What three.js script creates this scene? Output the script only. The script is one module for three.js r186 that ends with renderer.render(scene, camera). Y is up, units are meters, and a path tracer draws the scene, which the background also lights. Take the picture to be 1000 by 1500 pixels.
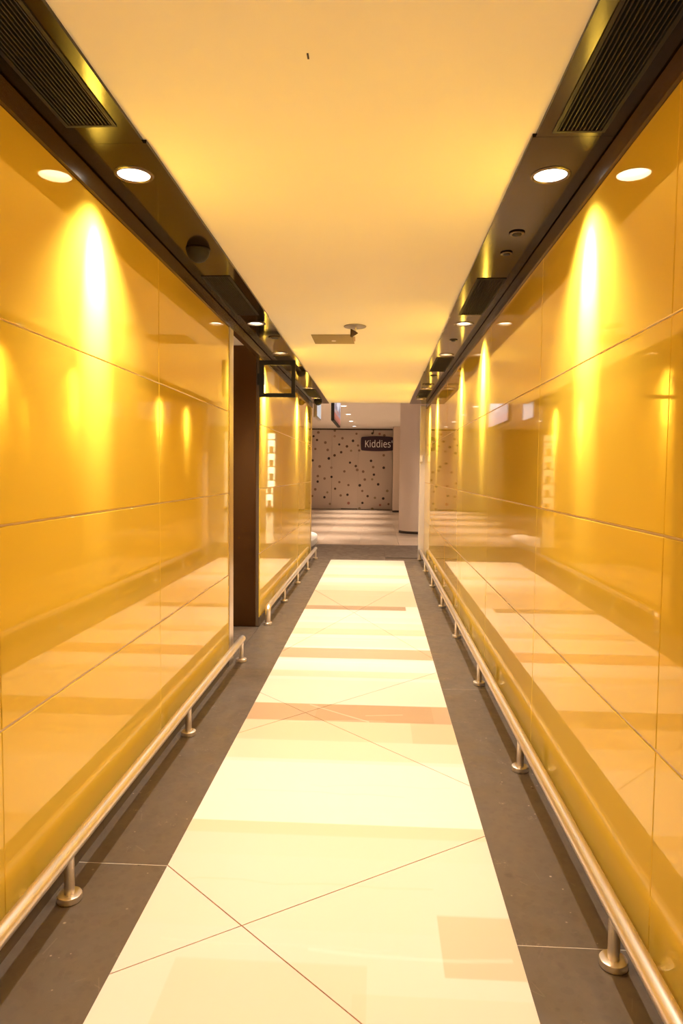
import * as THREE from 'three';
import { RoundedBoxGeometry } from 'three/addons/geometries/RoundedBoxGeometry.js';
import { mergeGeometries } from 'three/addons/utils/BufferGeometryUtils.js';
import { RectAreaLightUniformsLib } from 'three/addons/lights/RectAreaLightUniformsLib.js';
import { FontLoader } from 'three/addons/loaders/FontLoader.js';
import { TextGeometry } from 'three/addons/geometries/TextGeometry.js';

// ------------------------------------------------------------ camera, light levels, exposure
const scene = new THREE.Scene();
scene.background = new THREE.Color(0x000000);
const camera = new THREE.PerspectiveCamera(2 * Math.atan(750 / 1000) * 180 / Math.PI, 1000 / 1500, 0.05, 80);
camera.position.set(0.1523, 1.452, 0);
camera.rotation.order = 'YXZ';
camera.rotation.set(-0.0587, 0.0522, 0.0100);
const renderer = new THREE.WebGLRenderer({ antialias: true });
renderer.toneMapping = THREE.LinearToneMapping;
renderer.toneMappingExposure = 1.58;
renderer.shadowMap.enabled = true;
RectAreaLightUniformsLib.init();
const LAMP_COLOR = new THREE.Color().setRGB(1.0, 0.87, 0.73);     // warm downlights of the corridor
const MALL_COLOR = new THREE.Color().setRGB(1.0, 0.80, 0.64);     // downlights of the hall beyond
const BEAM = 42, SPILL = 9.5, MALL = 15.5;                            // candela

// ------------------------------------------------------------ dimensions (metres)
const W = 0.934;            // half width between the glass walls
const STRIP = 0.600;        // half width of the pale strip
const EDGE = 0.654;         // inner edge of the soffits
const HS = 2.565;           // underside of the soffits
const HE = 2.487;           // top of the glass
const KERB = 0.084;
const ROWS = [0.084, 0.685, 1.286, 1.882, 2.487];
const Z_END = -11.22, Z_BACK = 3.2;
const L1_END = -4.95, L2_START = -6.27, L2_END = -11.12, R_END = -11.4;
const HALL_Z = -26.5, HALL_H = 3.12;

// ------------------------------------------------------------ helpers
let seed = 20240607;
const rnd = () => { seed = (seed * 1664525 + 1013904223) >>> 0; return seed / 4294967296; };
const rr = (a, b) => a + (b - a) * rnd();
const taken = {};
function numbered(n) { const k = taken[n] = (taken[n] ?? -1) + 1; return k ? `${n}_${String(k).padStart(3, '0')}` : n; }
function tag(o, label, category, group, kind) {
  o.userData.label = label; o.userData.category = category;
  if (group) o.userData.group = group;
  if (kind) o.userData.kind = kind;
  return o;
}
function thing(name, label, category, pos = [0, 0, 0], group, kind) {
  const g = new THREE.Group(); g.name = numbered(name); g.position.set(...pos); scene.add(g);
  return tag(g, label, category, group, kind);
}
function put(name, geo, mat, parent, pos) {
  const m = new THREE.Mesh(geo, mat); m.name = name; m.castShadow = m.receiveShadow = true;
  if (pos) m.position.set(...pos);
  parent.add(m); return m;
}
function box(x0, x1, y0, y1, z0, z1) {
  const g = new THREE.BoxGeometry(Math.abs(x1 - x0), Math.abs(y1 - y0), Math.abs(z1 - z0));
  g.translate((x0 + x1) / 2, (y0 + y1) / 2, (z0 + z1) / 2); return g;
}
function rbox(w, h, d, r, s = 2) { return new RoundedBoxGeometry(w, h, d, s, r); }
function lathe(pts, n = 32) { return new THREE.LatheGeometry(pts.map(p => new THREE.Vector2(p[0], p[1])), n); }
const std = (o) => new THREE.MeshStandardMaterial(o);
const phy = (o) => new THREE.MeshPhysicalMaterial(o);
const lin = (r, g, b) => new THREE.Color().setRGB(r, g, b);
function canvasTex(w, h, draw, srgb = true) {
  const c = document.createElement('canvas'); c.width = w; c.height = h;
  draw(c.getContext('2d'), w, h);
  const t = new THREE.CanvasTexture(c); if (srgb) t.colorSpace = THREE.SRGBColorSpace;
  t.magFilter = THREE.LinearFilter; return t;
}
// convex polygon in x,z -> slab with uv in metres (or through uvf)
function prism(poly, y0, y1, uvf = (x, z) => [x, -z]) {
  const pos = [], nor = [], uv = [];
  let area = 0;
  for (let i = 0; i < poly.length; i++) { const a = poly[i], b = poly[(i + 1) % poly.length]; area += a[0] * b[1] - b[0] * a[1]; }
  const P = area > 0 ? poly.slice().reverse() : poly;           // now faces up when fanned
  const tri = (a, b, c, n) => { for (const v of [a, b, c]) { pos.push(...v); nor.push(...n); uv.push(...uvf(v[0], v[2])); } };
  for (let i = 1; i + 1 < P.length; i++) {
    const a = P[0], b = P[i], c = P[i + 1];
    tri([a[0], y1, a[1]], [b[0], y1, b[1]], [c[0], y1, c[1]], [0, 1, 0]);
    tri([a[0], y0, a[1]], [c[0], y0, c[1]], [b[0], y0, b[1]], [0, -1, 0]);
  }
  for (let i = 0; i < P.length; i++) {
    const a = P[i], b = P[(i + 1) % P.length], dx = b[0] - a[0], dz = b[1] - a[1], l = Math.hypot(dx, dz) || 1;
    const n = [-dz / l, 0, dx / l];
    tri([a[0], y1, a[1]], [a[0], y0, a[1]], [b[0], y0, b[1]], n);
    tri([a[0], y1, a[1]], [b[0], y0, b[1]], [b[0], y1, b[1]], n);
  }
  const g = new THREE.BufferGeometry();
  g.setAttribute('position', new THREE.Float32BufferAttribute(pos, 3));
  g.setAttribute('normal', new THREE.Float32BufferAttribute(nor, 3));
  g.setAttribute('uv', new THREE.Float32BufferAttribute(uv, 2));
  return g;
}
function clip(poly, nx, nz, d) {            // keeps nx*x + nz*z <= d
  const out = [];
  for (let i = 0; i < poly.length; i++) {
    const a = poly[i], b = poly[(i + 1) % poly.length];
    const da = nx * a[0] + nz * a[1] - d, db = nx * b[0] + nz * b[1] - d;
    if (da <= 0) out.push(a);
    if ((da < 0 && db > 0) || (da > 0 && db < 0)) { const t = da / (da - db); out.push([a[0] + t * (b[0] - a[0]), a[1] + t * (b[1] - a[1])]); }
  }
  return out;
}
const polyArea = (p) => { let s = 0; for (let i = 0; i < p.length; i++) { const a = p[i], b = p[(i + 1) % p.length]; s += a[0] * b[1] - b[0] * a[1]; } return Math.abs(s / 2); };

// ------------------------------------------------------------ textures and materials
const STRIP_Z0 = Z_BACK, STRIP_L = Z_BACK - Z_END;
const stripMap = canvasTex(384, 2048, (g, w, h) => {
  const X = x => (x + STRIP) / (2 * STRIP) * w, Y = z => h - (STRIP_Z0 - z) / STRIP_L * h;    // v grows away from the camera
  g.fillStyle = '#efe5d6'; g.fillRect(0, 0, w, h);
  const band = (za, zb, col, a = 1, xa = -STRIP, xb = STRIP) => { g.globalAlpha = a; g.fillStyle = col; g.fillRect(X(xa), Math.min(Y(za), Y(zb)), X(xb) - X(xa), Math.abs(Y(za) - Y(zb))); g.globalAlpha = 1; };
  for (let z = 3.2; z > -11.2;) { const d = rr(0.15, 0.6); band(z, z - d, rnd() < .5 ? '#ecdcbb' : '#f8f0dd', rr(.2, .55)); z -= d; }
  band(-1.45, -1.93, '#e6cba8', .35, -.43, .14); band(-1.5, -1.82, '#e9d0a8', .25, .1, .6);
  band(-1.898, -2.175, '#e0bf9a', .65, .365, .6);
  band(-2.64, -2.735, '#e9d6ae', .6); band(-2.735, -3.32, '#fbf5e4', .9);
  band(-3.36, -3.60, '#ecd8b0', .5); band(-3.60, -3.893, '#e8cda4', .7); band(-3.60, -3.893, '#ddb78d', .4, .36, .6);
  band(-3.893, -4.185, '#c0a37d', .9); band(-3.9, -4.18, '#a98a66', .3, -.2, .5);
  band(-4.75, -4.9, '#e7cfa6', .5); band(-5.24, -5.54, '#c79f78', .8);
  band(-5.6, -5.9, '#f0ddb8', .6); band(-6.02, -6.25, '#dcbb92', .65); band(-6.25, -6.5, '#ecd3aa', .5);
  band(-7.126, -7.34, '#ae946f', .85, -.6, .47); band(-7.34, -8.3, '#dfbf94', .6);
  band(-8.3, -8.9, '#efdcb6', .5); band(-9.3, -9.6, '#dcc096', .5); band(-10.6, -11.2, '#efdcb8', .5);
  g.lineCap = 'round';
  for (let i = 0; i < 60; i++) {             // marble veins, running across the strip
    g.strokeStyle = rnd() < .5 ? '#e2cba0' : '#fffaf0'; g.globalAlpha = rr(.15, .4); g.lineWidth = rr(.6, 2.2);
    let x = rr(0, w * .6), y = rr(0, h); g.beginPath(); g.moveTo(x, y);
    for (let k = 0; k < 6; k++) { x += rr(15, 60); y += rr(-3, 3); g.lineTo(x, y); } g.stroke();
  }
  g.globalAlpha = .8; g.strokeStyle = '#f4e4c6'; g.lineWidth = 1.6; g.beginPath(); g.moveTo(X(-.25), Y(-4.17)); g.lineTo(X(-.05), Y(-4.02)); g.lineTo(X(.12), Y(-3.9)); g.stroke();
  g.globalAlpha = .5; g.beginPath(); g.moveTo(X(.1), Y(-4.0)); g.lineTo(X(.32), Y(-4.03)); g.stroke(); g.globalAlpha = 1;
});
const stripUV = (x, z) => [(x + STRIP) / (2 * STRIP), (STRIP_Z0 - z) / STRIP_L];
const slateMap = canvasTex(1024, 1024, (g, w, h) => {
  g.fillStyle = '#5b4f43'; g.fillRect(0, 0, w, h);
  for (let i = 0; i < 9000; i++) { g.globalAlpha = rr(.04, .16); g.fillStyle = rnd() < .5 ? '#3e322a' : '#6a5a4c'; const s = rr(1, 9); g.beginPath(); g.ellipse(rr(0, w), rr(0, h), s, s * rr(.4, 1.4), rr(0, 3), 0, 7); g.fill(); }
  for (let i = 0; i < 160; i++) { g.globalAlpha = rr(.1, .35); g.strokeStyle = '#a08e7d'; g.lineWidth = rr(.6, 1.8); const x = rr(0, w), y = rr(0, h); g.beginPath(); g.moveTo(x, y); g.lineTo(x + rr(-30, 30), y + rr(-50, 50)); g.stroke(); }
  for (let i = 0; i < 26; i++) {          // scuffed, chalky patches
    const x = rr(0, w), y = rr(0, h), R = rr(10, 34);
    for (let k = 0; k < 26; k++) { g.globalAlpha = rr(.12, .5); g.fillStyle = '#9c8b7a'; const a = rr(0, 6.3), d = R * rnd(); g.beginPath(); g.ellipse(x + d * Math.cos(a), y + d * .6 * Math.sin(a), rr(.5, 3), rr(.5, 1.6), rr(0, 3), 0, 7); g.fill(); }
  }
  for (let i = 0; i < 130; i++) { g.globalAlpha = rr(.3, .8); g.fillStyle = '#c9b8a4'; g.beginPath(); g.arc(rr(0, w), rr(0, h), rr(.8, 2.6), 0, 7); g.fill(); }
  g.globalAlpha = 1;
});
slateMap.wrapS = slateMap.wrapT = THREE.RepeatWrapping; slateMap.repeat.set(1 / 1.9, 1 / 1.9);
const slateRough = canvasTex(512, 512, (g, w, h) => {
  g.fillStyle = '#707070'; g.fillRect(0, 0, w, h);
  for (let i = 0; i < 1500; i++) { g.globalAlpha = .12; g.fillStyle = rnd() < .5 ? '#3a3a3a' : '#b0b0b0'; g.beginPath(); g.arc(rr(0, w), rr(0, h), rr(3, 22), 0, 7); g.fill(); }
}, false);
slateRough.wrapS = slateRough.wrapT = THREE.RepeatWrapping; slateRough.repeat.set(1 / 1.3, 1 / 1.3);
const plasterBump = canvasTex(512, 512, (g, w, h) => {
  g.fillStyle = '#808080'; g.fillRect(0, 0, w, h);
  for (let i = 0; i < 5000; i++) { g.globalAlpha = .06; g.fillStyle = rnd() < .5 ? '#404040' : '#c0c0c0'; g.beginPath(); g.arc(rr(0, w), rr(0, h), rr(1, 7), 0, 7); g.fill(); }
}, false);
plasterBump.wrapS = plasterBump.wrapT = THREE.RepeatWrapping;
const hallTileMap = canvasTex(1024, 1024, (g, w, h) => {
  g.fillStyle = '#cdb9a2'; g.fillRect(0, 0, w, h);
  for (let i = 0; i < 8; i++) for (let j = 0; j < 8; j++) { g.globalAlpha = rr(0, .3); g.fillStyle = rnd() < .5 ? '#bca68d' : '#dccbb6'; g.fillRect(i * 128, j * 128, 128, 128); }
  for (let i = 0; i < 2500; i++) { g.globalAlpha = .06; g.fillStyle = rnd() < .5 ? '#a88f76' : '#efe2d0'; g.beginPath(); g.ellipse(rr(0, w), rr(0, h), rr(2, 30), rr(1, 8), rr(0, 3), 0, 7); g.fill(); }
  g.globalAlpha = 1;
});
hallTileMap.wrapS = hallTileMap.wrapT = THREE.RepeatWrapping; hallTileMap.repeat.set(1 / 8, 1 / 8);

const M = {
  amber: phy({ color: lin(0.72, 0.50, 0.06), roughness: 0.03, metalness: 0.08, specularColor: lin(1.0, 0.80, 0.40), ior: 1.52 }),
  core: std({ color: lin(0.12, 0.08, 0.05), roughness: 0.8 }),
  joint: std({ color: lin(0.62, 0.48, 0.34), metalness: 0.2, roughness: 0.5 }),
  steel: std({ color: lin(0.84, 0.79, 0.73), metalness: 1, roughness: 0.36 }),
  steelBrush: phy({ color: lin(0.66, 0.61, 0.56), metalness: 1, roughness: 0.32, anisotropy: 0.7 }),
  satin: std({ color: lin(0.66, 0.62, 0.60), metalness: 0.35, roughness: 0.35 }),
  plate: std({ color: lin(0.34, 0.32, 0.27), metalness: 1, roughness: 0.35 }),
  bronze: phy({ color: lin(0.12, 0.062, 0.024), metalness: 1, roughness: 0.28 }),
  soffit: phy({ color: lin(0.014, 0.008, 0.003), roughness: 0.10, ior: 1.3 }),
  trim: phy({ color: lin(0.060, 0.034, 0.014), roughness: 0.25, ior: 1.5 }),
  ceiling: std({ color: lin(0.88, 0.86, 0.77), roughness: 0.75, bumpMap: plasterBump, bumpScale: 0.0006 }),
  marble: phy({ map: stripMap, color: lin(.89, .85, .88), roughness: 0.30, ior: 1.5 }),
  grout: std({ color: lin(0.42, 0.13, 0.09), roughness: 0.9 }),
  paleGrout: std({ color: lin(0.62, 0.54, 0.44), roughness: 0.9 }),
  slate: std({ map: slateMap, roughnessMap: slateRough, roughness: 0.85 }),
  kerb: std({ map: slateMap, roughness: 0.4 }),
  black: std({ color: lin(0.006, 0.005, 0.005), roughness: 0.7 }),
  blackGloss: std({ color: lin(0.010, 0.008, 0.008), roughness: 0.15 }),
  slat: std({ color: lin(0.010, 0.006, 0.004), roughness: 0.75 }),
  void_: std({ color: lin(0.06, 0.05, 0.042), roughness: 0.9 }),
  glow: std({ color: lin(0.9, 0.9, 0.9), emissive: lin(1.0, 0.93, 0.82), emissiveIntensity: 5 }),
  hallGlow: std({ color: lin(0.9, 0.9, 0.9), emissive: lin(1.0, 0.94, 0.88), emissiveIntensity: 4 }),
  reflector: std({ color: lin(0.85, 0.82, 0.78), metalness: 1, roughness: 0.2 }),
  hatch: std({ color: lin(0.27, 0.21, 0.085), roughness: 0.6 }),
  hallFloor: phy({ map: hallTileMap, roughness: 0.16, ior: 1.5 }),
  hallCeil: std({ color: lin(0.88, 0.82, 0.75), roughness: 0.8 }),
  hallWall: std({ color: lin(0.70, 0.60, 0.50), roughness: 0.7 }),
  column: std({ color: lin(0.66, 0.55, 0.46), roughness: 0.55 }),
  hoarding: std({ color: lin(0.64, 0.53, 0.45), roughness: 0.6 }),
  brown: std({ color: lin(0.16, 0.085, 0.035), roughness: 0.4 }),
  darkLine: std({ color: lin(0.05, 0.032, 0.02), roughness: 0.6 }),
  purple: std({ color: lin(0.035, 0.009, 0.028), roughness: 0.4 }),
  white: std({ color: lin(0.82, 0.78, 0.72), roughness: 0.5 }),
  pane: phy({ color: lin(1, 1, 1), roughness: 0.02, transmission: 1, thickness: 0, ior: 1.5 }),
};

// ------------------------------------------------------------ the floor
const floor = thing('floor', 'corridor floor of pale marble strip between dark stone borders', 'floor', [0, 0, 0], null, 'structure');
put('screed', box(-1.16, 1.16, -0.10, -0.014, Z_END - 2.4, Z_BACK), M.core, floor);
put('grout_bed', box(-STRIP, STRIP, -0.0139, -0.004, Z_END, Z_BACK), M.grout, floor);
for (const s of [-1, 1]) put('grout_bed', box(s * STRIP, s * W, -0.0139, -0.0010, Z_END, Z_BACK), M.paleGrout, floor);
{
  const lines = [[-.602, -2.398, .13, -1.718], [-.298, -4.06, .591, -3.13], [.60, -5.3, -.60, -8.3],
    [-.601, -1.849, .6, -2.682], [-.602, -3.673, .566, -4.891], [-.6, -5.4, .6, -9.0], [-.6, -.35, .6, .8], [-.6, .25, .6, -.75]];
  let pieces = [[[-STRIP, Z_BACK], [STRIP, Z_BACK], [STRIP, Z_END], [-STRIP, Z_END]]];
  for (const [x0, z0, x1, z1] of lines) {
    const l = Math.hypot(x1 - x0, z1 - z0), nx = -(z1 - z0) / l, nz = (x1 - x0) / l, d = nx * x0 + nz * z0, g = 0.0021;
    const next = [];
    for (const p of pieces) for (const q of [clip(p, nx, nz, d - g), clip(p, -nx, -nz, -d - g)]) if (q.length > 2 && polyArea(q) > 1e-4) next.push(q);
    pieces = next;
  }
  for (const p of pieces) put('marble_tile', prism(p, -0.012, rr(-0.0003, 0.0003), stripUV), M.marble, floor);
}
function slabs(side, joints) {
  const x0 = side * (STRIP + 0.001), x1 = side * W;
  for (let i = 0; i + 1 < joints.length; i++) {
    const a = joints[i] - 0.002, b = joints[i + 1] + 0.002, ox = rr(0, 1.9), oz = rr(0, 1.9);
    put('stone_slab', prism([[x0, a], [x1, a], [x1, b], [x0, b]], -0.012, rr(-0.0004, 0.0002), (x, z) => [x + ox, -z + oz]), M.slate, floor);
  }
}
slabs(-1, [Z_BACK, 0.105, -2.395, -4.895, -7.395, -9.895, Z_END]);
slabs(1, [Z_BACK, 0.45, -2.05, -4.55, -7.05, -9.55, Z_END]);
{ // threshold of dark slabs where the corridor meets the hall
  const xs = [-4.2, -2.7, -1.2, 0.3, 1.8, 3.3, 4.2];
  for (let i = 0; i + 1 < xs.length; i++) {
    const z0 = (xs[i] < -1.3 || xs[i + 1] > 1.3) ? -11.62 : Z_END - 0.002, ox = rr(0, 1.9);
    put('stone_slab', prism([[xs[i] + .0015, z0], [xs[i + 1] - .0015, z0], [xs[i + 1] - .0015, -13.62], [xs[i] + .0015, -13.62]], -0.012, 0, (x, z) => [x + ox, -z]), M.slate, floor);
  }
  put('screed', box(-4.2, -1.16, -0.10, -0.014, -11.62, -13.62), M.core, floor);
  put('screed', box(1.16, 4.2, -0.10, -0.014, -11.62, -13.62), M.core, floor);
}
const passageFloor = thing('floor_side_passage', 'dark stone floor of the side passage by the bronze panel', 'floor', [0, 0, 0], null, 'structure');
put('stone_slab', prism([[-W - .002, -5.09], [-2.6, -5.09], [-2.6, -6.25], [-W - .002, -6.25]], -0.012, 0), M.slate, passageFloor);
const hallFloor = thing('floor_hall', 'glossy beige tiled floor of the hall beyond the corridor', 'floor', [0, 0, 0], null, 'structure');
{
  const T = 0.8, bed = put('grout_bed', box(-7.5, 6.5, -0.10, -0.011, -13.62, HALL_Z - .1), M.paleGrout, hallFloor);
  // tiles in and near the view; each a slab with its own slight tilt
  for (let i = 0; i < 8; i++) for (let j = 0; j < 16; j++) {
    const x0 = -3.4 + i * T, z0 = -13.622 - j * T, ox = rr(0, 8), oz = rr(0, 8);
    const zb = Math.max(z0 - T + .003, HALL_Z);
    const m = put('floor_tile', prism([[-T / 2 + .0015, T / 2], [T / 2 - .0015, T / 2], [T / 2 - .0015, zb - z0 + T / 2], [-T / 2 + .0015, zb - z0 + T / 2]], -0.01, 0, (x, z) => [x + ox, -z + oz]), M.hallFloor, hallFloor, [x0 + T / 2, 0, z0 - T / 2]);
    m.rotation.x = rr(-.0012, .0012); m.rotation.z = rr(-.0012, .0012);
  }
  put('floor_field', prism([[-7.5, -13.62], [-3.402, -13.62], [-3.402, HALL_Z], [-7.5, HALL_Z]], -0.0109, 0), M.hallFloor, hallFloor);
  put('floor_field', prism([[3.002, -13.62], [6.5, -13.62], [6.5, HALL_Z], [3.002, HALL_Z]], -0.0109, 0), M.hallFloor, hallFloor);
}

// ------------------------------------------------------------ ceiling, soffits
const LAMPS = { [-1]: [-2.605, -5.20, -6.48, -9.14, -10.40], 1: [-2.655, -5.22, -6.56, -9.15, -10.46] };
const ADDED_BACK_LAMPS = [0.55, 2.0];  // unseen lamps behind the camera, added to light the near floor
const GRILLES = { [-1]: [[-1.30, -2.235], [-3.945, -4.90], [-6.66, -7.60], [-9.32, -10.2]], 1: [[-1.38, -2.322], [-4.018, -4.905], [-6.70, -7.625], [-9.36, -10.25]] };
const GX0 = 0.712, GX1 = 0.868, LX = 0.782, LR = 0.062;
const ceiling = thing('ceiling', 'smooth cream plaster ceiling down the middle of the corridor', 'ceiling', [0, 0, 0], null, 'structure');
put('plaster_slab', box(-EDGE - 0.02, EDGE + 0.02, HS + 0.0125, 2.78, Z_END, Z_BACK), M.ceiling, ceiling);
put('nail_mark', box(-0.0025, 0.0025, -0.002, 0, -0.012, 0.012), M.darkLine, ceiling, [-0.051, HS + 0.0125, -1.913]);
const roof = thing('ceiling_void', 'dark void closed off above the corridor soffits', 'ceiling', [0, 0, 0], null, 'structure');
put('void_lid', box(-1.3, 1.3, 2.80, 2.9, Z_END, Z_BACK), M.void_, roof);
for (const s of [-1, 1]) {
  const side = s < 0 ? 'left' : 'right';
  const t = thing(s < 0 ? 'trim_1' : 'trim_2', s < 0 ? 'glossy dark brown soffit above the wall with the bronze door panel' : 'glossy dark brown soffit above the unbroken glass wall', 'soffit', [0, 0, 0], null, 'structure');
  const cuts = [Z_BACK, 0.27, -2.36, -4.99, -7.72, -10.31, Z_END];
  for (let i = 0; i + 1 < cuts.length; i++) {
    const za = cuts[i], zb = cuts[i + 1], e = EDGE + [0, .006, -.004, .003, -.003, 0][i];
    const sh = new THREE.Shape();                       // x, -z
    sh.moveTo(e, -za + .0008); sh.lineTo(W + .012, -za + .0008); sh.lineTo(W + .012, -zb - .0008); sh.lineTo(e, -zb - .0008); sh.closePath();
    for (const [a, b] of GRILLES[s]) if (a < za && b > zb) { const h = new THREE.Path(); h.moveTo(GX0, -a); h.lineTo(GX0, -b); h.lineTo(GX1, -b); h.lineTo(GX1, -a); h.closePath(); sh.holes.push(h); }
    for (const z of [...LAMPS[s], ...ADDED_BACK_LAMPS]) if (z < za && z > zb) { const h = new THREE.Path(); h.absarc(LX, -z, LR, 0, Math.PI * 2, true); sh.holes.push(h); }
    const g = new THREE.ExtrudeGeometry(sh, { depth: 0.012, bevelEnabled: false, curveSegments: 24 });
    g.rotateX(-Math.PI / 2);                            // shape y -> -z, depth -> +y
    if (s < 0) { g.scale(-1, 1, 1); const ix = g.index; if (ix) { for (let k = 0; k < ix.count; k += 3) { const q = ix.getX(k); ix.setX(k, ix.getX(k + 2)); ix.setX(k + 2, q); } } else for (const n of ['position', 'normal', 'uv']) { const A = g.attributes[n]; const c = A.itemSize; for (let k = 0; k < A.count; k += 3) for (let m = 0; m < c; m++) { const i0 = k * c + m, i2 = (k + 2) * c + m, q = A.array[i0]; A.array[i0] = A.array[i2]; A.array[i2] = q; } } g.computeVertexNormals(); }
    put('soffit_panel', g, M.soffit, t, [0, HS, 0]);
  }
  // head rail that holds the glass, and its back leg above
  put('head_rail', box(s * (W - 0.014), s * (W + 0.03), HE, HS - 0.007, Z_END, Z_BACK), M.trim, t);
  put('rail_back', box(s * (W + 0.012), s * (W + 0.03), HS - 0.007, HS + 0.012, Z_END, Z_BACK), M.trim, t);
  put('void_side', box(s * (W + 0.014), s * (W + 0.06), HS + 0.0121, 2.80, Z_END, Z_BACK), M.void_, t);
  put('void_side', box(s * (EDGE + 0.021), s * (EDGE + 0.03), HS + 0.0125, 2.80, Z_END, Z_BACK), M.void_, t);
}

// ------------------------------------------------------------ walls of back-painted glass
function glassGeo(len, h) {
  const b = 0.0022, sh = new THREE.Shape();
  sh.moveTo(-len / 2 + b, -h / 2 + b); sh.lineTo(len / 2 - b, -h / 2 + b); sh.lineTo(len / 2 - b, h / 2 - b); sh.lineTo(-len / 2 + b, h / 2 - b); sh.closePath();
  const g = new THREE.ExtrudeGeometry(sh, { depth: 0.006, bevelEnabled: true, bevelThickness: b, bevelSize: b, bevelSegments: 1 });
  return g;                                            // faces +z at z = 0.006 + b
}
function glassWall(name, label, s, seams, coreEnd) {
  const t = thing(name, label, 'wall', [0, 0, 0], null, 'structure');
  const zA = seams[0], zB = seams[seams.length - 1];
  put('wall_core', box(s * (W + 0.0101), s * (W + 0.17), 0, HE + 0.05, zA, coreEnd ?? zB), M.core, t);
  for (let i = 0; i + 1 < seams.length; i++) for (let r = 0; r < 4; r++) {
    const len = Math.abs(seams[i] - seams[i + 1]) - 0.003, h = ROWS[r + 1] - ROWS[r] - (r < 3 ? 0.007 : 0.001);
    const m = put('glass_panel', glassGeo(len, h), M.amber, t, [s * (W + 0.0082), (ROWS[r] + ROWS[r + 1]) / 2, (seams[i] + seams[i + 1]) / 2]);
    m.rotation.y = -s * Math.PI / 2 + rr(-.0011, .0011); m.rotation.x = rr(-.0007, .0007) * 0;
  }
  for (let r = 1; r < 4; r++) put('joint_strip', box(s * (W + 0.0025), s * (W + 0.0102), ROWS[r] - 0.0034, ROWS[r] + 0.0034, zA, zB), M.joint, t);
  return t;
}
const wl = glassWall('wall_left', 'amber back-painted glass wall ending at the side passage', -1, [Z_BACK, 1.0, -0.45, -1.90, -3.36, L1_END]);
put('steel_edge', rbox(0.19, HE + 0.02, 0.13, 0.004), M.steelBrush, wl, [-W - 0.088, (HE + 0.02) / 2, L1_END - 0.066]);
const wl2 = glassWall('wall_left_far', 'amber glass wall between the bronze panel and the hall', -1, [L2_START - .006, -7.72, -9.17, -10.6, L2_END]);
put('bronze_panel', rbox(0.62, HE + 0.11, 0.012, 0.003), M.bronze, wl2, [-W - 0.345, (HE + 0.11) / 2, L2_START + 0.003]);
put('steel_edge', rbox(0.19, HE + 0.02, 0.02, 0.004), M.steelBrush, wl2, [-W - 0.085, (HE + 0.02) / 2, L2_END - 0.011]);
const wr = glassWall('wall_right', 'unbroken amber back-painted glass wall with steel jamb at its end', 1, [Z_BACK, 1.05, -0.42, -1.90, -3.39, -4.89, -6.39, -7.89, -9.39, -10.6, R_END]);
put('steel_jamb', rbox(0.27, 2.57, 0.05, 0.02, 4), M.satin, wr, [0.840 + 0.135, 2.57 / 2, R_END - 0.032]);
for (const [nm, lb, s, a, b] of [['baseboard_left', 'low dark stone plinth under the glass wall before the passage', -1, Z_BACK, L1_END], ['baseboard_left_far', 'low dark stone plinth under the far glass wall', -1, L2_START - .008, L2_END], ['baseboard_right', 'low dark stone plinth under the unbroken glass wall', 1, Z_BACK, R_END]]) {
  const t = thing(nm, lb, 'plinth', [0, 0, 0], null, 'structure');
  const n = Math.round(Math.abs(a - b) / 1.25);
  for (let i = 0; i < n; i++) {
    const z0 = a + (b - a) * i / n - .001, z1 = a + (b - a) * (i + 1) / n + .001;
    const g = box(s * (W - 0.0005), s * (W + 0.0100), -0.001, KERB - .0015, z0, z1);
    put('plinth_stone', g, M.kerb, t);
  }
}
const wb = thing('wall_back', 'cream end wall behind the viewer', 'wall', [0, 0, 0], null, 'structure');
put('plaster_slab', box(-1.2, 1.2, 0, 2.9, Z_BACK, Z_BACK + 0.15), M.hallWall, wb);

// side passage
const pw = thing('wall_passage', 'walls closing off the side passage behind the bronze panel', 'wall', [0, 0, 0], null, 'structure');
put('plaster_slab', box(-2.6, -2.75, 0, 2.9, -4.9, -6.4), M.hallWall, pw);
put('plaster_slab', box(-1.13, -2.6, 0, 2.9, -4.93, -5.08), M.hallWall, pw);
put('plaster_slab', box(-1.56, -2.6, 0, 2.9, -6.26, -6.4), M.brown, pw);
const pc = thing('ceiling_passage', 'cream ceiling of the side passage', 'ceiling', [0, 0, 0], null, 'structure');
put('plaster_slab', box(-W - 0.065, -2.75, 2.60, 2.75, -4.9, -6.4), M.ceiling, pc);

// ------------------------------------------------------------ hall shell
const hc = thing('ceiling_hall', 'white ceiling of the hall beyond the corridor', 'ceiling', [0, 0, 0], null, 'structure');
put('plaster_slab', box(-7.5, 6.5, HALL_H, HALL_H + 0.2, -11.0, HALL_Z - .2), M.hallCeil, hc);
put('bulkhead', box(-7.5, 6.5, 2.60, HALL_H, Z_END + .0, Z_END + 0.12), M.hallCeil, hc);
const hw = thing('wall_hall', 'cream and brown walls around the hall', 'wall', [0, 0, 0], null, 'structure');
put('plaster_slab', box(-7.5, -1.13, 0, 2.6, -11.0, -11.15), M.hallWall, hw);
put('plaster_slab', box(1.13, 6.5, 0, 2.6, -11.2, -11.38), M.hallWall, hw);
put('plaster_slab', box(-7.65, -7.5, 0, HALL_H, -11.0, HALL_Z), M.hallWall, hw);
put('plaster_slab', box(6.5, 6.65, 0, HALL_H, -11.0, HALL_Z), M.hallWall, hw);
put('plaster_slab', box(-3.1, 6.5, 0, HALL_H, HALL_Z - .02, HALL_Z - .2), M.hallWall, hw);
for (let i = 0; i < 4; i++) put('brown_panel', box(-3.1 - i * 1.1 - .002, -3.1 - (i + 1) * 1.1 + .002, 0, HALL_H - 0.02, HALL_Z, HALL_Z - .2), M.brown, hw);

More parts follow.
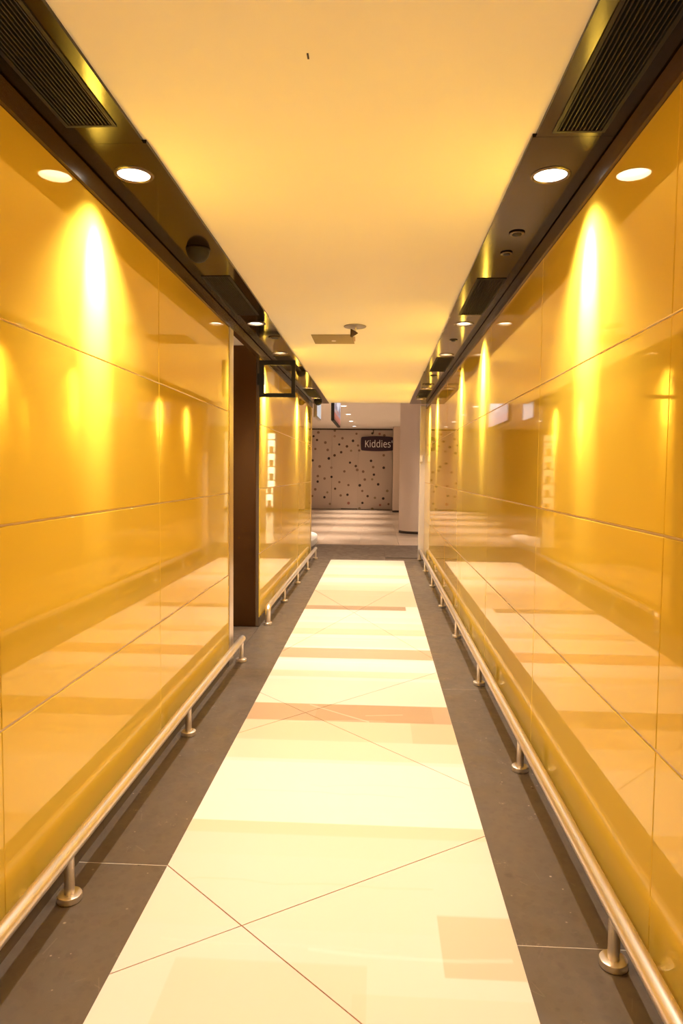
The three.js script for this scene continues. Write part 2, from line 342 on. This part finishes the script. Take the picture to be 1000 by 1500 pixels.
// ------------------------------------------------------------ bumper rails
function arcPts(cx, cy, cz, r, a0, a1, n) { const o = []; for (let i = 0; i <= n; i++) { const a = a0 + (a1 - a0) * i / n; o.push(new THREE.Vector3(cx, cy + r * Math.sin(a), cz + r * Math.cos(a))); } return o; }
class Poly extends THREE.Curve { constructor(p) { super(); this.p = p; this.l = [0]; for (let i = 1; i < p.length; i++) this.l.push(this.l[i - 1] + p[i].distanceTo(p[i - 1])); } getPoint(t, o = new THREE.Vector3()) { const d = t * this.l.at(-1); let i = 1; while (i < this.l.length - 1 && this.l[i] < d) i++; const k = (d - this.l[i - 1]) / (this.l[i] - this.l[i - 1]); return o.copy(this.p[i - 1]).lerp(this.p[i], k); } }
const RY = 0.168, RR = 0.0255, RX = 0.868;
const postGeo = new THREE.CylinderGeometry(0.0175, 0.0175, RY - 0.015, 20); postGeo.translate(0, (RY - 0.015) / 2 + 0.012, 0);
const plateGeo = lathe([[0, 0.0005], [0.0395, 0.0005], [0.041, 0.003], [0.041, 0.020], [0.039, 0.0235], [0.020, 0.024], [0, 0.024]], 32);
function rail(label, s, zA, zB, posts, bendA, bendB) {
  const t = thing('bumper_rail', label, 'rail', [s * RX, 0, 0]);
  const r = 0.05, pts = [];
  if (bendA) pts.push(new THREE.Vector3(0, 0.02, zA), ...arcPts(0, RY - r, zA - r, r, 0, Math.PI / 2, 8)); else pts.push(new THREE.Vector3(0, RY, zA));
  if (bendB) pts.push(...arcPts(0, RY - r, zB + r, r, Math.PI / 2, Math.PI, 8), new THREE.Vector3(0, 0.02, zB)); else pts.push(new THREE.Vector3(0, RY, zB));
  const path = new Poly(pts);
  put('handrail_tube', new THREE.TubeGeometry(path, 220, RR, 18, false), M.steel, t);
  if (!bendB) { const e = put('end_cap', new THREE.SphereGeometry(RR, 18, 12), M.steel, t, [0, RY, zB]); e.scale.z = 0.5; }
  for (const z of posts) {
    const bend = (bendA && z === zA) || (bendB && z === zB);
    const p = bend ? null : put('post', postGeo, M.steel, t, [0, 0, z]);
    if (p) put('base_plate', plateGeo, M.steel, p); else put('base_plate', plateGeo, M.steel, t, [0, 0, z]);
  }
  return t;
}
rail('low steel bumper rail along the wall that ends at the side passage', -1, Z_BACK - .3, -5.13, [2.15, 0.70, -0.75, -2.175, -3.63, -5.09], false, false);
rail('short low steel bumper rail beyond the side passage', -1, -6.35, -11.36, [-6.35, -7.49, -8.74, -9.99, -11.3], true, false);
rail('long low steel bumper rail along the unbroken glass wall', 1, Z_BACK - .3, -11.34, [2.05, 0.71, -0.63, -1.98, -3.31, -4.66, -6.01, -7.36, -8.68, -10.0, -11.34], false, true);

// ------------------------------------------------------------ recessed downlights
const ringGeo = lathe([[0.060, 0.0], [0.062, -0.0045], [0.070, -0.005], [0.0745, -0.0005], [0.0745, 0], [0.060, 0.0]], 40);
const canGeo = lathe([[0.060, 0.0], [0.058, 0.02], [0.052, 0.045], [0, 0.046]], 40);
const discGeo = lathe([[0, 0.010], [0.03, 0.0115], [0.0575, 0.018]], 36);
function downlight(s, z, label, lit = true) {
  const t = thing('downlight', label, 'downlight', [s * LX, HS, z], 'recessed downlights in the soffits');
  put('trim_ring', ringGeo, M.trim, t);
  put('reflector', canGeo, M.reflector, t);
  put('diffuser', discGeo, M.glow, t);
  const mk = (I, angle, pen, tilt, nm) => {
    const l = new THREE.SpotLight(LAMP_COLOR, I, 0, angle, pen, 2); l.name = nm; l.position.set(0, -0.006, 0);
    l.castShadow = true; l.shadow.radius = 1.6; l.shadow.mapSize.set(1024, 1024); l.shadow.camera.near = 0.02;
    const a = new THREE.Object3D(); a.name = 'aim'; a.position.set(s * Math.tan(tilt) * 1.0, -1.0, 0); t.add(a); l.target = a; t.add(l);
  };
  mk(BEAM, 0.29, 1.0, 0.36, 'beam'); mk(SPILL, 0.95, 1.0, 0, 'spill');
}
const sideName = { [-1]: 'soffit on the passage side', 1: 'soffit over the unbroken wall' };
const LAMP_WORDS = ['first lit downlight past the long grille,', 'lit downlight just past the second grille,', 'lit downlight before the third grille,', 'lit downlight before the last grille,', 'last lit downlight at the hall end,'];
for (const s of [-1, 1]) {
  LAMPS[s].forEach((z, i) => downlight(s, z, `${LAMP_WORDS[i]} ${sideName[s]}`));
  ADDED_BACK_LAMPS.forEach((z, i) => downlight(s, z, `${['added unseen downlight second from the cream end wall,', 'added unseen downlight nearest the cream end wall,'][i]} ${sideName[s]}`));
}

// ------------------------------------------------------------ air grilles
const GR_WORDS = ['long dark slatted air grille before the first downlight,', 'second dark slatted air grille,', 'third dark air grille between two downlights,', 'last small dark air grille near the hall,'];
for (const s of [-1, 1]) GRILLES[s].forEach(([a, b], i) => {
  const words = s < 0 && i === 1 ? 'dark mesh air grille past the black dome camera,' : GR_WORDS[i];
  const t = thing('air_grille', `${words} ${sideName[s]}`, 'grille', [s * (GX0 + GX1) / 2, HS, (a + b) / 2], 'air grilles in the soffits');
  const L = Math.abs(a - b), w = GX1 - GX0, fr = [];
  fr.push(box(-w / 2 - .006, -w / 2 + .006, -0.004, 0.010, -L / 2 - .006, L / 2 + .006), box(w / 2 - .006, w / 2 + .006, -0.004, 0.010, -L / 2 - .006, L / 2 + .006));
  fr.push(box(-w / 2 + .006, w / 2 - .006, -0.004, 0.010, -L / 2 - .006, -L / 2 + .006), box(-w / 2 + .006, w / 2 - .006, -0.004, 0.010, L / 2 - .006, L / 2 + .006));
  put('frame', mergeGeometries(fr), M.slat, t);
  const n = s < 0 ? 12 : 11, sg = rbox(0.0042, 0.016, L - .012, 0.001, 1);
  for (let k = 0; k < n; k++) put('slat', sg, M.slat, t, [-w / 2 + .006 + (w - .012) * (k + .5) / n, 0.0055, 0]);
  put('duct', box(-w / 2, w / 2, 0.06, 0.07, -L / 2, L / 2), M.void_, t);
  if (s < 0 && i === 1) { const cg = rbox(w - .012, 0.010, 0.003, 0.0008, 1); for (let k = 0; k < 44; k++) put('cross_bar', cg, M.slat, t, [0, 0.006, -L / 2 + .006 + (L - .012) * (k + .5) / 44]); }
});

// ------------------------------------------------------------ small things on the soffits and the ceiling
function detector(s, x, z, r, label, mat = M.trim) {
  const t = thing('smoke_detector', label, 'detector', [s * x, HS, z], 'small round fittings in the soffits');
  put('base', lathe([[0, -0.001], [r, -0.001], [r, -0.005], [r * .92, -0.007], [0, -0.007]], 28), mat, t);
  put('chamber', lathe([[r * .6, -0.007], [r * .55, -0.010], [0, -0.011]], 24), M.black, t);
}
detector(1, 0.782, -3.27, 0.036, 'nearer of two dark round fittings before the second grille over the unbroken wall');
detector(1, 0.788, -3.56, 0.030, 'dark round fitting right before the second grille over the unbroken wall');
detector(1, 0.773, -5.84, 0.034, 'dark round fitting between two downlights past the second grille');
detector(1, 0.779, -7.95, 0.040, 'dark round fitting just past the third grille');
detector(1, 0.775, -8.74, 0.075, 'wide dark round fitting before the last pair of downlights');
detector(-1, 0.72, -5.72, 0.05, 'dark round fitting on the soffit over the side passage');
function dome(x, z, r, label) {
  const t = thing('dome_camera', label, 'camera', [x, HS, z], 'dome cameras under the soffit');
  put('collar', lathe([[0, -0.0005], [r * 1.06, -0.0005], [r * 1.06, -0.006], [r, -0.008], [0, -0.008]], 28), M.black, t);
  const pts = []; for (let i = 0; i <= 10; i++) { const a = i / 10 * Math.PI / 2; pts.push([r * Math.cos(a), -0.008 - r * Math.sin(a)]); }
  put('bubble', lathe(pts, 28), M.black, t);
}
dome(-0.766, -3.47, 0.058, 'large black dome camera under the soffit before the mesh grille');
dome(-0.715, -7.66, 0.052, 'black dome camera hanging right behind the square framed sign');
dome(-0.80, -10.82, 0.062, 'black dome camera at the hall end of the soffit');
{
  const t = thing('access_panel', 'flush olive rectangular access panel in the cream ceiling', 'panel', [-0.237, HS + 0.0125, -5.86]);
  put('panel', rbox(0.345, 0.006, 0.385, 0.002), M.hatch, t, [0, -0.0030, 0]);
  put('latch', lathe([[0, -0.0062], [0.02, -0.0062], [0.02, -0.008], [0, -0.009]], 20), M.steel, t, [0, 0, -0.05]);
}
{
  const t = thing('sprinkler', 'round silver ceiling plate with a dark cone sprinkler head below', 'sprinkler', [-0.037, HS + 0.0125, -5.35]);
  put('cover_plate', lathe([[0, -0.0005], [0.086, -0.0005], [0.088, -0.003], [0.084, -0.008], [0.03, -0.011], [0, -0.011]], 40), M.plate, t);
  put('stem', new THREE.CylinderGeometry(0.006, 0.006, 0.04, 12), M.steel, t, [0.004, -0.03, 0]);
  const c = put('cone', lathe([[0.034, 0.0], [0.030, -0.008], [0.010, -0.045], [0.008, -0.05], [0, -0.05]], 24), M.trim, t, [-0.006, -0.038, 0]); c.rotation.z = -0.5;
  put('nozzle', new THREE.CylinderGeometry(0.007, 0.0085, 0.035, 12), M.joint, t, [-0.004, -0.098, 0]);
}
{
  const t = thing('projecting_sign', 'square black framed clear pane fixed to the corner of the bronze panel', 'sign', [-0.765, 0, -6.2]);
  const w = 0.326, h = 0.329, y = 2.287, b = 0.042, d = 0.03, f = [];
  f.push(box(-w / 2, w / 2, y + h / 2 - b, y + h / 2, -d / 2, d / 2), box(-w / 2, w / 2, y - h / 2, y - h / 2 + b * .8, -d / 2, d / 2), box(-w / 2, -w / 2 + b, y - h / 2 + b * .8, y + h / 2 - b, -d / 2, d / 2), box(w / 2 - b * .8, w / 2, y - h / 2 + b * .8, y + h / 2 - b, -d / 2, d / 2));
  put('frame', mergeGeometries(f), M.black, t);
  put('pane', box(-w / 2 + b, w / 2 - b * .8, y - h / 2 + b * .8, y + h / 2 - b, -0.002, 0.002), M.pane, t);
  put('wall_bracket', box(-0.185, -0.125, y - 0.05, y + 0.05, -0.061, -d / 2), M.black, t);
}
// small white sensor on the jamb
{
  const t = thing('sensor_box', 'small white sensor box on the steel jamb at the wall end', 'sensor', [0.872, 1.685, R_END - 0.006]);
  put('housing', rbox(0.05, 0.11, 0.03, 0.008), M.white, t, [0, 0, 0.0155]);
  put('lens', lathe([[0, 0.006], [0.012, 0.004], [0.014, 0]], 16).rotateX(Math.PI / 2), M.white, t, [0, -0.02, 0.031]);
}

// ------------------------------------------------------------ the hall: column, pilaster, hoarding, sign, screens
{
  const t = thing('round_column', 'thick round cream column with dark base ring behind the steel jamb', 'column', [1.16, 0, -16.6]);
  put('shaft', new THREE.CylinderGeometry(0.48, 0.48, HALL_H - 0.06, 56).translate(0, (HALL_H + 0.06) / 2, 0), M.column, t);
  put('base_ring', lathe([[0, 0.001], [0.475, 0.001], [0.475, 0.06], [0, 0.06]], 56), M.darkLine, t);
  const p = thing('pilaster', 'square cream pilaster beside the dotted hoarding', 'column', [1.22, 0, -25.3]);
  put('shaft', box(-0.51, 0.51, 0.06, HALL_H - 0.003, -0.25, 0.25), M.column, p);
  put('base', box(-0.505, 0.505, 0.001, 0.06, -0.245, 0.245), M.darkLine, p);
}
{
  const t = thing('hoarding', 'cream shop hoarding covered with small coloured dots', 'hoarding', [0, 0, HALL_Z + 0.06]);
  const xs = [-3.08, -1.62, -0.6, 0.71];
  for (let i = 0; i < 3; i++) put('board', rbox(xs[i + 1] - xs[i] - 0.008, 3.04, 0.03, 0.003), M.hoarding, t, [(xs[i] + xs[i + 1]) / 2, 1.545, 0]);
  put('top_rail', box(-3.08, 0.71, 3.066, 3.115, -0.02, 0.03), M.darkLine, t);
  put('door_sill', box(-1.25, -0.62, 0.005, 0.035, 0.016, 0.035), M.darkLine, t);
  const cols = { d: lin(.045, .03, .028), b: lin(.10, .055, .035), m: lin(.27, .17, .12), l: lin(.40, .28, .21), g: lin(.33, .25, .16), p: lin(.42, .17, .14) };
  const mats = {}; for (const k in cols) mats[k] = std({ color: cols[k], roughness: 0.7 });
  const dg = new THREE.CylinderGeometry(1, 1, 0.002, 16); dg.rotateX(Math.PI / 2);
  const dots = [[65, 135, 'd'], [115, 95, 'm'], [102, 174, 'b'], [190, 200, 'm'], [85, 268, 'm'], [215, 277, 'm'], [228, 366, 'd'], [57, 388, 'd'], [132, 450, 'm'], [255, 462, 'l'], [113, 552, 'm'], [185, 577, 'm'], [258, 559, 'd'], [112, 610, 'd'], [87, 692, 'm'], [215, 722, 'g'], [185, 774, 'd'], [55, 762, 'm'], [243, 843, 'g'], [288, 75, 'm'], [287, 133, 'l'], [369, 154, 'm'], [336, 219, 'd'], [417, 238, 'b'], [357, 300, 'b'], [288, 333, 'b'], [480, 180, 'd'], [516, 106, 'm'], [533, 228, 'm'], [461, 283, 'g'], [546, 280, 'm'], [451, 408, 'd'], [512, 443, 'b'], [527, 483, 'm'], [393, 500, 'm'], [341, 613, 'm'], [297, 683, 'b'], [437, 643, 'm'], [428, 745, 'd'], [356, 753, 'm'], [440, 833, 'p'], [556, 645, 'd'], [583, 703, 'm'], [586, 829, 'd'], [640, 757, 'b'], [590, 500, 'm'], [608, 583, 'm'], [686, 580, 'g'], [703, 531, 'd'], [695, 452, 'm'], [671, 387, 'd'], [805, 458, 'd'], [803, 328, 'm'], [749, 632, 'd'], [845, 700, 'g'], [717, 774, 'g'], [804, 780, 'd'], [772, 849, 'p'], [860, 838, 'm'], [555, 888, 'g'], [690, 890, 'g'], [757, 106, 'p'], [806, 122, 'm']];
  const X = u => -2.447 + (450 + u / 7.143 - 455) * (3.155 / 120), Y = v => 3.104 - (620 + v / 7.143 - 628) * 0.02632;
  const all = dots.map(([u, v, c]) => [X(u), Y(v), c]);
  for (let i = 0; i < 12; i++) all.push([rr(-3.02, -2.5), rr(0.1, 3.0), 'dbmlgp'[Math.floor(rr(0, 5.99))]]);
  for (const [x, y, c] of all) { const m = put('dot', dg, mats[c], t, [x, y, 0.016]); const r = rr(.043, .055); m.scale.set(r, r, 1); }
}
{
  const t = thing('shop_sign', 'dark purple rounded sign with thin white lettering on the hoarding', 'sign', [0.12, 2.545, HALL_Z + 0.16]);
  const sh = new THREE.Shape(), w = 0.61, h = 0.25;
  sh.moveTo(-w + .05, -h); sh.quadraticCurveTo(0, -h - .06, w - .05, -h); sh.quadraticCurveTo(w, -h, w, -h + .06); sh.quadraticCurveTo(w + .02, 0, w, h - .06); sh.quadraticCurveTo(w, h, w - .05, h); sh.quadraticCurveTo(0, h + .06, -w + .05, h); sh.quadraticCurveTo(-w, h, -w, h - .06); sh.quadraticCurveTo(-w - .02, 0, -w, -h + .06); sh.quadraticCurveTo(-w, -h, -w + .05, -h);
  const board = put('sign_board', new THREE.ExtrudeGeometry(sh, { depth: 0.05, bevelEnabled: true, bevelSize: 0.008, bevelThickness: 0.008, bevelSegments: 2, curveSegments: 16 }), M.purple, t, [0, 0, -0.06]);
  const font = await new FontLoader().loadAsync('fonts/droid/droid_sans_regular.typeface.json');
  const tg = new TextGeometry("Kiddies'", { font, size: 0.265, depth: 0.008, curveSegments: 6 });
  tg.computeBoundingBox(); const bb = tg.boundingBox; tg.translate(-(bb.min.x + bb.max.x) / 2, -(bb.min.y + bb.max.y) / 2, 0); tg.scale(1.04 / (bb.max.x - bb.min.x), 1, 1);
  put('lettering', tg, std({ color: lin(0.93, 0.90, 0.90), roughness: 0.4 }), board, [0.06, 0.0, 0.059]);
  const sp = thing('spotlight_bracket', 'small dark bracket above the purple sign', 'bracket', [-0.05, 2.98, HALL_Z + 0.115]);
  put('arm', rbox(0.035, 0.12, 0.10, 0.01), M.darkLine, sp, [0.02, 0.02, 0.03]); put('head', new THREE.SphereGeometry(0.045, 14, 10), M.darkLine, sp, [-0.02, -0.045, 0.06]);
}
const advert = canvasTex(256, 256, (g, w, h) => {
  g.fillStyle = '#8d8fa6'; g.fillRect(0, 0, w, h); g.fillStyle = '#d9dcec'; g.fillRect(0, 20, w, 90);
  for (const [x, y, a, b, c] of [[40, 60, 40, 100, '#4a4f77'], [120, 30, 46, 120, '#f4f4ff'], [190, 70, 36, 90, '#3c3a57'], [20, 150, 60, 30, '#c9a99a'], [90, 140, 90, 34, '#b06a60']]) { g.fillStyle = c; g.beginPath(); g.ellipse(x + a / 2, y + b / 2, a / 2, b / 2, 0, 0, 7); g.fill(); }
  g.fillStyle = '#b5524a'; g.fillRect(0, 186, w, 70); g.fillStyle = '#8a3b36'; g.fillRect(0, 232, w, 24);
});
function screen(x, z0, z1, y0, y1, label, mat, face) {
  const t = thing('hanging_screen', label, 'screen', [x, 0, (z0 + z1) / 2], 'screens hanging in the hall');
  const L = Math.abs(z1 - z0), h = y1 - y0, y = (y0 + y1) / 2;
  const body = put('housing', rbox(0.06, h, L, 0.008), mat, t, [0, y, 0]);
  const s = put('display', new THREE.PlaneGeometry(L - .05, h - .05), face, body, [0.0315, 0, 0]); s.rotation.y = Math.PI / 2;
  for (const k of [-.3, .3]) put('hanger', new THREE.CylinderGeometry(0.012, 0.012, HALL_H - y1, 10), M.steel, t, [0, (HALL_H + y1) / 2, k * L]);
  const l = new THREE.RectAreaLight(new THREE.Color().setRGB(.8, .8, 1), 0.5, L - .05, h - .05); l.name = 'display_light'; l.position.set(0.036, y, 0); l.rotation.y = -Math.PI / 2; t.add(l);
}
const advertMat = std({ color: 0x000000, roughness: 0.3, emissive: 0xffffff, emissiveMap: advert, emissiveIntensity: 0.5 });
const paleMat = std({ color: 0x000000, roughness: 0.2, emissive: lin(.75, .74, .76), emissiveIntensity: 0.5 });
screen(-0.70, -12.8, -14.9, 2.41, 3.0, 'hanging advert screen with pale figures over a red band', M.black, advertMat);
screen(-0.93, -11.75, -12.6, 2.385, 2.95, 'hanging silver edged pale screen at the corridor mouth', M.steelBrush, paleMat);
{
  const t = thing('curved_plinth', 'low white curved plinth beyond the end of the far glass wall', 'plinth', [-1.36, 0, -13.6]);
  const sh = new THREE.Shape(); sh.absellipse(0, 0, 0.28, 1.35, 0, Math.PI * 2);
  const g = new THREE.ExtrudeGeometry(sh, { depth: 0.09, bevelEnabled: true, bevelSize: 0.02, bevelThickness: 0.02, bevelSegments: 3, curveSegments: 32 }); g.rotateX(-Math.PI / 2);
  put('plinth_body', g, M.white, t, [0, 0.022, 0]);
}
// lit shop shelf (seen as a reflection in the far glass wall)
{
  const t = thing('shop_shelf', 'lit white shop shelf beside the pilaster', 'shelf', [2.7, 0, -25.2]);
  put('back', box(-0.9, 0.9, 0.02, 2.9, -0.25, -0.22), M.white, t);
  for (const s of [-1, 1]) put('side', box(s * 0.9, s * 0.93, 0.002, 2.9, -0.25, 0.2), M.white, t);
  for (let i = 0; i < 6; i++) put('shelf_board', box(-0.9, 0.9, 0.1 + i * .5, 0.13 + i * .5, -0.22, 0.18), M.white, t);
  put('added_backlight', box(-0.89, 0.89, 0.14, 2.86, -0.2195, -0.215), std({ color: lin(.9, .9, .9), emissive: lin(1, .82, .52), emissiveIntensity: 0.9 }), t);  // glowing sheet added over the back so the shelf looks lit
  const l = new THREE.RectAreaLight(new THREE.Color().setRGB(1, .82, .52), 0.9, 1.78, 2.7); l.name = 'added_backlight_glow'; l.position.set(0, 1.5, -0.213); l.rotation.y = Math.PI; t.add(l);  // area light added to go with the glowing sheet
}
const boxMats = [0x8c3b2a, 0xd9c7a0, 0x4a5a3c, 0xb88a3c].map(c => std({ color: c, roughness: 0.6 }));
for (let i = 0; i < 5; i++) for (let j = 0; j < 5; j++) {
  const b = put('carton', rbox(0.14, 0.24, 0.14, 0.006), boxMats[(i + j * 2) % 4], scene, [1.95 + j * .34, 0.13 + i * .5 + .121, -25.2]);
  b.name = numbered('carton'); tag(b, `${['dark red', 'cream', 'olive green', 'mustard'][(i + j * 2) % 4]} carton on the ${['lowest', 'second lowest', 'middle', 'second highest', 'highest'][i]} board of the lit shop shelf`, 'carton', 'cartons on the lit shelf');
}
// hall downlights
const hallRing = lathe([[0.07, 0], [0.075, -0.004], [0.09, -0.003], [0.092, 0], [0.07, 0]], 28);
const hallDisc = lathe([[0, -0.002], [0.07, -0.002], [0.071, -0.0005], [0, -0.0005]], 28);
for (const [x, z, where] of [[-0.73, -14.9, 'beside the far end of the advert screen'], [-0.74, -22.6, 'second from the dotted hoarding'], [-0.72, -25.0, 'right in front of the dotted hoarding'], [-0.73, -17.4, 'level with the round column'], [-0.72, -19.9, 'midway between round column and dotted hoarding'], [-3.4, -16, 'over the open floor past the white plinth'], [-3.4, -22, 'before the brown panels next to the hoarding'], [-5.6, -19, 'beside the cream side wall on the plinth side'], [2.6, -15, 'behind the unbroken glass wall, before the column'], [3.2, -20, 'between the round column and the lit shelf'], [4.5, -24, 'beside the lit shop shelf'], [-2.2, -13.2, 'over the dark threshold by the white plinth'], [2.2, -12.8, 'over the dark threshold behind the steel jamb']]) {
  const t = thing('hall_downlight', `small white hall downlight ${where}`, 'downlight', [x, HALL_H, z], 'downlights in the hall ceiling');
  put('trim_ring', hallRing, M.white, t); put('diffuser', hallDisc, M.hallGlow, t);
  const near = Math.abs(x + .73) < .1, l = new THREE.SpotLight(MALL_COLOR, near ? MALL * 3.4 : MALL, 0, near ? 0.5 : 1.25, 0.9, 2); l.name = 'beam'; l.position.set(0, -0.012, 0); l.castShadow = true; l.shadow.radius = 4;
  const a = new THREE.Object3D(); a.name = 'aim'; a.position.set(0, -1, 0); t.add(a); l.target = a; t.add(l);
}

renderer.render(scene, camera);
